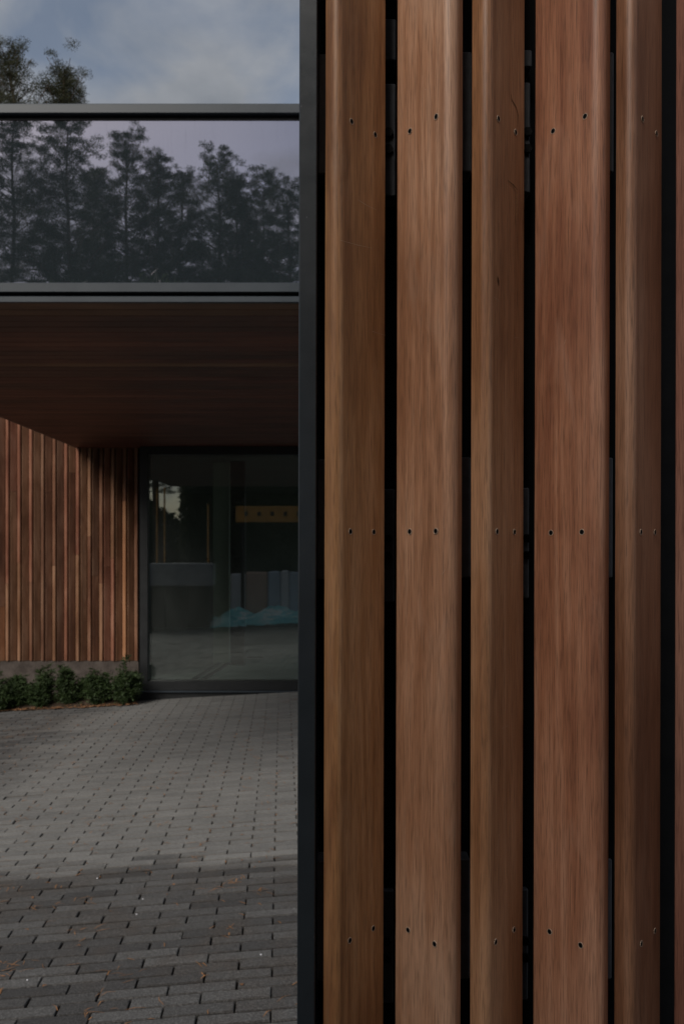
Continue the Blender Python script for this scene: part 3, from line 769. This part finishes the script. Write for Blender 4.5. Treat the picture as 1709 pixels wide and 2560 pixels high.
def leaf_tris(centers, normals_bias, l, w, r):
    n = len(centers)
    d = r.normal(size=(n, 3)); d = d * 0.8 + normals_bias; d /= np.linalg.norm(d, axis=1, keepdims=True)
    q = r.normal(size=(n, 3)); s = np.cross(d, q); s /= np.linalg.norm(s, axis=1, keepdims=True)
    L = l * r.uniform(0.6, 1.3, (n, 1)); W = w * r.uniform(0.6, 1.3, (n, 1))
    a = centers - s * W / 2; b = centers + s * W / 2; c = centers + d * L
    return np.stack([a, b, c], 1).reshape(-1, 3)
def shrub(px0, px1, py_top, Y, label, seed):
    r = np.random.default_rng(seed); rr = random.Random(seed)
    xc = PX((px0 + px1) / 2, Y); half = (PX(px1, Y) - PX(px0, Y)) / 2; z0 = gz(xc) - 0.01; H = (PZ(py_top, Y) - z0) * 1.08
    root = empty('shrub', (xc, Y, z0)); tag(root, label, 'shrub', 'shrubs along the plinth')
    st_ = MB(); tips = []; dirs = []
    ns = 17
    for k in range(ns):
        a = rr.uniform(0, 6.28); rad = half * math.sqrt(rr.random()) * 1.05
        top = Vector((math.cos(a) * rad, math.sin(a) * rad * 0.75, H * (1.0 - 0.45 * (rad / half) ** 1.4) * rr.uniform(0.5, 1.05)))
        mid = Vector((top.x * 0.55, top.y * 0.55, top.z * 0.5))
        st_.tube([(top.x * 0.15, top.y * 0.15, 0), mid, top], [0.006, 0.004, 0.0015], 5)
        for j in range(52):
            t = rr.uniform(0.05, 1.0); t = t ** 0.75
            p = (Vector((top.x * 0.15, top.y * 0.15, 0)).lerp(mid, t * 2) if t < 0.5 else mid.lerp(top, t * 2 - 1))
            az = rr.uniform(0, 6.28); ln = rr.uniform(0.04, 0.15) * (1.15 - 0.6 * t)
            out_ = Vector((math.cos(az), math.sin(az), rr.uniform(0.1, 0.7))).normalized()
            for m_ in range(9):
                q = p + out_ * ln * (m_ + 1) / 9
                tips.append((q.x, q.y, max(q.z, 0.01))); dirs.append(out_ * 0.8)
    st_.build('stems', M['bark'], root)
    v = leaf_tris(np.array(tips), np.array([tuple(d) for d in dirs]) + np.array([0, 0, 0.15]), 0.032, 0.014, r)
    link('foliage', soup('foliage', v, 3), M['shrub'], root)
shrub(-45, 42, 1688, 10.52, 'low dark green shrub cut by the left edge of the picture', 1)
shrub(26, 72, 1648, 10.62, 'narrow upright green shrub beside the low one at the left edge', 2)
shrub(68, 140, 1650, 10.55, 'broad dark green shrub in the middle of the left clump', 3)
shrub(138, 208, 1647, 10.58, 'green shrub with a pointed top left of the gap in the row', 4)
shrub(216, 280, 1645, 10.52, 'tall green shrub just right of the gap in the row', 5)
shrub(268, 350, 1648, 10.46, 'bushy rounded green shrub beside the black window frame', 6)
# stray shrubs further left, outside the frame, are not built

def curl_litter(n, xyz_fn, l, w, r, name, mat, label, kind='stuff'):
    P = []
    for _ in range(n):
        x, y, z = xyz_fn(r); a = r.uniform(0, 6.28); L = l * r.uniform(0.5, 1.25); W = w * r.uniform(0.7, 1.3)
        bend = r.uniform(-0.5, 0.5); pts = []
        for t in (0, 0.5, 1):
            aa = a + bend * t; pts.append((x + math.cos(aa) * L * t, y + math.sin(aa) * L * t))
        nx, ny = -math.sin(a) * W / 2, math.cos(a) * W / 2
        lift = [0.0, r.uniform(0.001, 0.008), r.uniform(0, 0.004)]
        for s in (0, 1):
            (x0, y0), (x1, y1) = pts[s], pts[s+1]; za, zb = z + lift[s] + SLOPE * (x0 - x), z + lift[s+1] + SLOPE * (x1 - x)
            k0 = 0.6 if s == 0 else 1.0; k1 = 1.0 if s == 0 else 0.3
            P += [(x0 - nx*k0, y0 - ny*k0, za), (x1 - nx*k1, y1 - ny*k1, zb), (x1 + nx*k1, y1 + ny*k1, zb), (x0 + nx*k0, y0 + ny*k0, za)]
    return tag(link(name, soup(name, np.array(P), 4), mat), label, kind=kind)
rl = random.Random(3)
clusters = [(rl.uniform(-3.2, -0.1), rl.uniform(3.2, 10.2)) for _ in range(170)]
def on_pave(r):
    if r.random() < 0.75:
        c = r.choice(clusters); x, y = c[0] + r.gauss(0, 0.03), c[1] + r.gauss(0, 0.03)
    else: x, y = r.uniform(-3.4, 0.0), r.uniform(3.0, 10.2)
    return x, y, gz(x) + 0.002
curl_litter(850, on_pave, 0.055, 0.0032, rl, 'pine_needles', M['needle'], 'dry orange pine needles scattered over the grey pavers')
def in_joint(r):
    rrow = r.randint(32, 120); c = r.randint(-16, 2) + (0.5 * (rrow % 2)); 
    if r.random() < 0.5: u, v = (c + 0.5) * PL, rrow * PD + r.uniform(-0.04, 0.04)
    else: u, v = (c + r.random()) * PL, (rrow + 0.5) * PD
    x = u * cu - v * su - 0.152; y = u * su + v * cu
    return x, y, gz(x) - 0.001
curl_litter(700, in_joint, 0.04, 0.005, rl, 'joint_debris', M['needle'], 'brown needles and debris caught in the paver joints')
def at_bed(r):
    x = r.uniform(-4.6, GL + 0.05); y = bed_y(x) + abs(r.gauss(0, 0.10)) - 0.05
    return x, y, gz(x) + 0.012 + max(0, (y - bed_y(x))) * 0.12
curl_litter(420, at_bed, 0.05, 0.022, rl, 'leaf_litter', M['leaf'], 'dry brown leaves along the foot of the shrubs')
curl_litter(60, lambda r: (lambda x: (x, r.uniform(3.3, 9.8), gz(x) + 0.003))(r.uniform(-3.2, -0.2)), 0.022, 0.012, rl, 'leaf_scraps', M['leaf'], 'small brown leaf scraps lying on the pavers')
# white pebbles on the pavers
for (px, py) in ((68, 2453), (652, 2389), (357, 2250), (341, 2288), (243, 2198)):
    Y = EYE * F / (py - HY)
    for _ in range(3):
        x = PX(px, Y); Y = (EYE - gz(x)) * F / (py - HY)
    x = PX(px, Y)
    mm = MB(); rr_ = 0.0034
    ring = lambda z, q: [(rr_ * q * math.cos(k * 1.047 + z) * (1 + 0.2 * random.random()), rr_ * q * math.sin(k * 1.047 + z), z * rr_) for k in range(6)]
    a, b, c = ring(0, 0.7), ring(0.5, 1.0), ring(1.1, 0.6)
    mm.add(a + b + c, [(k, (k+1) % 6, 6+(k+1) % 6, 6+k) for k in range(6)] + [(6+k, 6+(k+1) % 6, 12+(k+1) % 6, 12+k) for k in range(6)] + [tuple(range(12, 18))])
    lab = {68: 'white pebble on a paver near the lower left corner', 652: 'white pebble in a joint close to the edge post', 357: 'white pebble on a paver at the front of the dry area', 341: 'white pebble a row in front of the dry area', 243: 'pale pebble on the boundary of the dry paving'}[px]
    tag(mm.build('pebble', M['packw'], None, (x, Y, gz(x) + 0.001)), lab, 'pebble', 'pebbles on the pavers')

# ------------------------------------------------------------------ pines
def pine_meshes(seed, H, base, rad, leaf=0.072, dens=5.0, upb=0.0, pw=1.25):
    r = np.random.default_rng(seed); rr = random.Random(seed)
    tk = MB()
    bend = [(0, 0)]
    for k in range(8): bend.append((bend[-1][0] + rr.gauss(0, 0.07), bend[-1][1] + rr.gauss(0, 0.07)))
    pts = [(bend[k][0], bend[k][1], H * 0.97 * k / 8) for k in range(9)]
    tk.tube(pts, [0.20 * (1 - 0.88 * k / 8) * H / 17 for k in range(9)], 8)
    def axis(z):
        t = min(0.999, max(0, z / (H * 0.97))) * 8; i = int(t); f = t - i
        return Vector((pts[i][0] * (1-f) + pts[i+1][0] * f, pts[i][1] * (1-f) + pts[i+1][1] * f, z))
    C = []; z = base; cl = []
    while z < H - 0.25:
        t = (z - base) / (H - base)
        prof = (0.6 + 1.6 * t) if t < 0.25 else (1.0 - ((t - 0.25) / 0.75) ** pw * 0.88)
        nl = rr.choice((2, 3, 3, 4)) if t < 0.3 else rr.choice((3, 4, 5))
        a0 = rr.uniform(0, 6.28)
        for k in range(nl):
            a = a0 + 6.283 * k / nl + rr.uniform(-0.5, 0.5)
            L = rad * prof * (rr.uniform(0.5, 1.15) if t < 0.7 else rr.uniform(0.55, 1.0))
            up = rr.uniform(-0.1, 0.25) + 0.75 * t ** 2 + upb
            p0 = axis(z); d = Vector((math.cos(a), math.sin(a), up))
            p1 = p0 + d * L * 0.55; p2 = p0 + d * L * 0.93 + Vector((0, 0, 0.12 * L))
            tk.tube([p0, p1, p2], [0.045 * (1.1 - t), 0.03 * (1.1 - t), 0.008], 4, cap=False)
            ncl = max(3, int(L * 3.3))
            for q in range(ncl):
                s = 0.22 + 0.78 * (q + rr.random()) / ncl
                side = Vector((-math.sin(a), math.cos(a), 0)) * rr.gauss(0, 0.20 * L * (1.05 - 0.5 * s))
                p = (p0.lerp(p1, s / 0.55) if s < 0.55 else p1.lerp(p2, (s - 0.55) / 0.45)) + side + Vector((0, 0, rr.gauss(0.05, 0.1)))
                cl.append((p, rr.uniform(0.20, 0.40) * (1.1 - 0.55 * t)))
        z += rr.uniform(0.26, 0.52) * (1.12 - 0.65 * t)
    for q in range(7): cl.append((axis(H * 0.968 - 0.16 * q) + Vector((rr.gauss(0, 0.05), rr.gauss(0, 0.05), 0)), 0.13 + 0.02 * q))
    cen = []; bias = []
    for p, cr_ in cl:
        n = int(42 * dens * (cr_ / 0.27) ** 1.6)
        u = r.normal(size=(n, 3)); u /= np.linalg.norm(u, axis=1, keepdims=True); u *= r.random((n, 1)) ** 0.5
        cen.append(np.array(p) + u * np.array([cr_, cr_, cr_ * 0.5])); bias.append(u * 0.9 + np.array([0, 0, 0.35]))
    v = leaf_tris(np.concatenate(cen), np.concatenate(bias), leaf, leaf * 0.30, r)
    return tk.mesh('trunk'), soup('crown', v, 3)
def pine(name, meshes, loc, rot, s, label, mat, group):
    root = empty(name, loc, (0, 0, rot)); root.scale = (s, s, s); tag(root, label, 'tree', group)
    link('trunk', meshes[0], M['bark'], root); link('crown', meshes[1], mat, root)
    return root
PV = [pine_meshes(21, 17, 7.0, 3.6), pine_meshes(22, 17, 7.6, 3.0), pine_meshes(23, 17, 6.6, 4.2), pine_meshes(24, 17, 7.6, 3.2), pine_meshes(25, 17, 6.8, 3.8)]
def mirror_pos(px, V): return PX(px, V), 2 * (YC + 0.012) - V
REFL = [  # photo x, photo y of the top in the glass, virtual distance, variant, label
    (40, 268, 34, 2, 'huge pine filling the left end of the reflection in the canopy glass'),
    (175, 282, 33, 4, 'tall dense pine second from the left in the canopy glass reflection'),
    (250, 420, 36, 1, 'shorter pine in the dip before the twin topped pine in the glass reflection'),
    (318, 332, 35, 0, 'pine with a double top left of centre in the glass reflection'),
    (404, 370, 35.5, 3, 'slim pine leaning on the double topped pine in the glass reflection'),
    (470, 425, 37, 1, 'low pine between the two tallest ones in the glass reflection'),
    (540, 360, 35, 4, 'pine with the highest top right of centre in the glass reflection'),
    (608, 430, 36, 3, 'pine just right of the highest one in the glass reflection'),
    (664, 428, 36, 0, 'narrow pine second from the right in the glass reflection'),
    (728, 452, 34, 2, 'pine at the right end of the glass reflection next to the post')]
for k, (px, py, V, vi, lab) in enumerate(REFL):
    x, y = mirror_pos(px, V); h = PZ(py, V)
    pine('pine_tree', PV[vi], (x, y, -0.1), random.uniform(0, 6.28), h / 17.0, lab, M['pine'], 'pines reflected in the glass')
for k in range(12):
    x = -25 + 30 * (k + random.random() * 0.7) / 12; y = -34 - random.random() * 7
    pine('pine_tree', PV[k % 5], (x, y, -0.1), random.uniform(0, 6.28), random.uniform(0.72, 0.9), 'pine of the dim back row of the reflected wood', M['pine'], 'back row of pines')
BG = [pine_meshes(31, 14, 6.0, 2.9, 0.05, 6.0, 0.3, 0.75), pine_meshes(32, 13, 5.0, 2.7, 0.05, 6.0, 0.3, 0.75)]
pine('pine_tree', BG[0], (PX(58, 26), 26, -0.1), 0.6, (PZ(105, 26) + 0.1) / 14, 'taller pine crown rising behind the canopy rail at the left edge', M['pine2'], 'pines behind the house')
pine('pine_tree', BG[1], (PX(172, 27), 27, -0.1), 2.2, (PZ(148, 27) + 0.1) / 13, 'shorter pine crown behind the canopy rail, right of the taller one', M['pine2'], 'pines behind the house')
pine('pine_tree', BG[1], (PX(-20, 29), 29, -0.1), 4.2, (PZ(205, 29) + 0.1) / 13, 'low pine crown cut by the left picture edge behind the canopy rail', M['pine2'], 'pines behind the house')
pine('pine_tree', BG[0], (PX(222, 30), 30, -0.1), 1.2, (PZ(225, 30) + 0.1) / 14, 'small pine top just showing right of the other crowns behind the rail', M['pine2'], 'pines behind the house')
# undergrowth of the wood behind the viewer
r = np.random.default_rng(5); n = 90000
cx = r.uniform(-34, 14, n); cy = r.uniform(-36, -27, n); hh = 4.6 + 1.2 * np.sin(cx * 0.9) ** 2 + 0.8 * np.sin(cx * 0.37 + 1) - 2.8 * np.exp(-((cx + 8.4) / 1.1) ** 2)
cz = r.random(n) ** 0.8 * hh
v = leaf_tris(np.stack([cx, cy, cz - 0.1], 1), np.array([[0, 0, 0.3]]), 0.5, 0.24, r)
tag(link('forest_undergrowth', soup('forest_undergrowth', v, 3), M['pine']), 'dark undergrowth below the pines', kind='stuff')

# ------------------------------------------------------------------ building materials stored behind the viewer, mirrored in the window
def mz(py, V): return PZ(py, V)
def my(V): return 2 * (YG + 0.06) - V
V = 22.3
cs = empty('concrete_block', (PX(450, V), my(V), gz(PX(450, V)))); tag(cs, 'grey concrete slab on dark timber bearers mirrored in the window', 'concrete slab')
zz = gz(PX(450, V)); hw = (PX(532, V) - PX(368, V)) / 2
mm = MB(); mm.bbox(-hw, hw, -0.5, 0.5, mz(1464, V) - zz, mz(1408, V) - zz, 0.02); mm.build('slab', M['concrete'], cs)
for sx in (-0.66, 0, 0.66):
    mm = MB(); mm.bbox(sx * hw - 0.31 * hw, sx * hw + 0.31 * hw, -0.48, 0.48, 0, mz(1464, V) - zz - 0.001, 0.01); mm.build('bearer', M['darkwood'], cs)
V = 22.95
for k, (a, b, top, mt, lab) in enumerate([(576, 612, 1434, 'packw', 'white wrapped insulation pack at the left end of the mirrored pile'), (613, 668, 1430, 'packp', 'pinkish insulation pack in the mirrored pile'), (669, 700, 1428, 'packb', 'pale blue insulation pack beside the pink one in the mirrored pile'), (701, 722, 1426, 'packw', 'narrow white insulation pack in the mirrored pile'), (723, 770, 1430, 'packb', 'bluish insulation pack at the right end of the mirrored pile')]):
    thing_box('insulation_pack', lab, 'insulation', M[mt], PX(a, V), PX(b, V), my(V) - 0.4, my(V), gz(PX(a, V)) - 0.05, mz(top, V), 0.04, 'insulation packs in a pile')
V = 22.5
xa, xb = PX(505, V), PX(770, V); nx, ny = 40, 14; vs = []; fs = []
for j in range(ny + 1):
    for i in range(nx + 1):
        u, w = i / nx, j / ny; x = xa + (xb - xa) * u
        h = (0.26 + 0.12 * min(1, u * 3)) * math.sin(math.pi * min(1, max(0.0, w))) ** 0.6 * (0.8 + 0.25 * math.sin(u * 17 + w * 5)) + random.uniform(-0.03, 0.03)
        vs.append((x - xa, (w - 0.5) * 1.0, max(0.0, h) + gz(x) - gz(xa)))
for j in range(ny):
    for i in range(nx):
        a = j * (nx + 1) + i; fs.append((a, a + 1, a + nx + 2, a + nx + 1))
mm = MB(); mm.add(vs, fs); tag(mm.build('plastic_sheet', M['cyan'], None, (xa, my(V), gz(xa))), 'crumpled turquoise plastic sheet mirrored in the window', 'plastic sheet')
V = 22.95
fb = empty('formwork_beam', (PX(590, V), my(V), gz(PX(590, V)))); tag(fb, 'orange formwork beam on dark props mirrored in the window', 'beam')
z0 = gz(PX(590, V)); Lb = 3.0
mm = MB(); mm.bbox(0, Lb, -0.1, 0.1, mz(1306, V) - z0, mz(1266, V) - z0, 0.01); mm.build('beam', M['orange'], fb)
for k in range(9):
    mm = MB(); mm.bbox(0.2 + k * 0.3, 0.28 + k * 0.3, 0.1, 0.108, mz(1290, V) - z0, mz(1280, V) - z0, 0.002); mm.build('slot', M['plastic'], fb)
for x in (0.15, Lb - 0.15):
    mm = MB(); mm.tube([(x, 0, 0), (x, 0, mz(1306, V) - z0 - 0.002)], 0.04, 8); mm.build('prop', M['frame'], fb)
V = 22.5
for (px, t) in ((392, 1222), (411, 1218), (520, 1262)):
    x = PX(px, V); pr_ = empty('steel_prop', (x, my(V), gz(x))); tag(pr_, {392: 'leftmost orange steel prop mirrored in the window', 411: 'orange steel prop beside the leftmost one mirrored in the window', 520: 'shorter orange steel prop mirrored near the window middle'}[px], 'prop', 'steel props behind the viewer')
    mm = MB(); mm.tube([(0, 0, 0), (0, 0, mz(t, V) - gz(x))], 0.018, 8); mm.build('tube', M['orange'], pr_)
    mm = MB(); mm.bbox(-0.07, 0.07, -0.07, 0.07, 0, 0.01, 0.002); mm.build('foot_plate', M['orange'], pr_)

# added hedge, unseen behind the viewer, to shade the slats and darken the window
r = np.random.default_rng(9); n = 60000
hx0, hx1, hy0, hy1 = -3.9, 0.9, -3.3, -2.4
hedge = empty('added_shade_hedge', ((hx0 + hx1) / 2, (hy0 + hy1) / 2, gz(-1.7))); tag(hedge, 'tall dark evergreen hedge mirrored dimly in the window', 'hedge')
cx = r.uniform(hx0, hx1, n); top = 4.58 + 0.08 * np.sin(cx * 5.1) + 0.07 * np.sin(cx * 2.3 + 1) + r.normal(0, 0.06, n)
cz = r.random(n) * top; side = r.random(n)
cy = np.where(side < 0.75, np.where(r.random(n) < 0.5, hy0, hy1) + r.normal(0, 0.09, n), r.uniform(hy0, hy1, n)); cz = np.where(side >= 0.75, top - np.abs(r.normal(0, 0.12, n)), cz)
v = leaf_tris(np.stack([cx - hedge.location.x, cy - hedge.location.y, cz], 1), np.array([[0, 0, 0.5]]), 0.12, 0.06, r)
link('foliage', soup('foliage', v, 3), M['pine'], hedge)
mm = MB()
for k in range(9):
    x = hx0 + 0.3 + k * 0.52 - hedge.location.x
    mm.tube([(x, 0, -0.1), (x + 0.05, 0.03, 2.0), (x, 0, 4.1)], [0.06, 0.045, 0.015], 6)
mm.build('stems', M['bark'], hedge)
mm = MB(); mm.bbox(hx0 + 0.12 - hedge.location.x, hx1 - 0.12 - hedge.location.x, -0.36, 0.36, 0.15, 4.4, 0.1); mm.build('inner_growth', M['pine'], hedge)
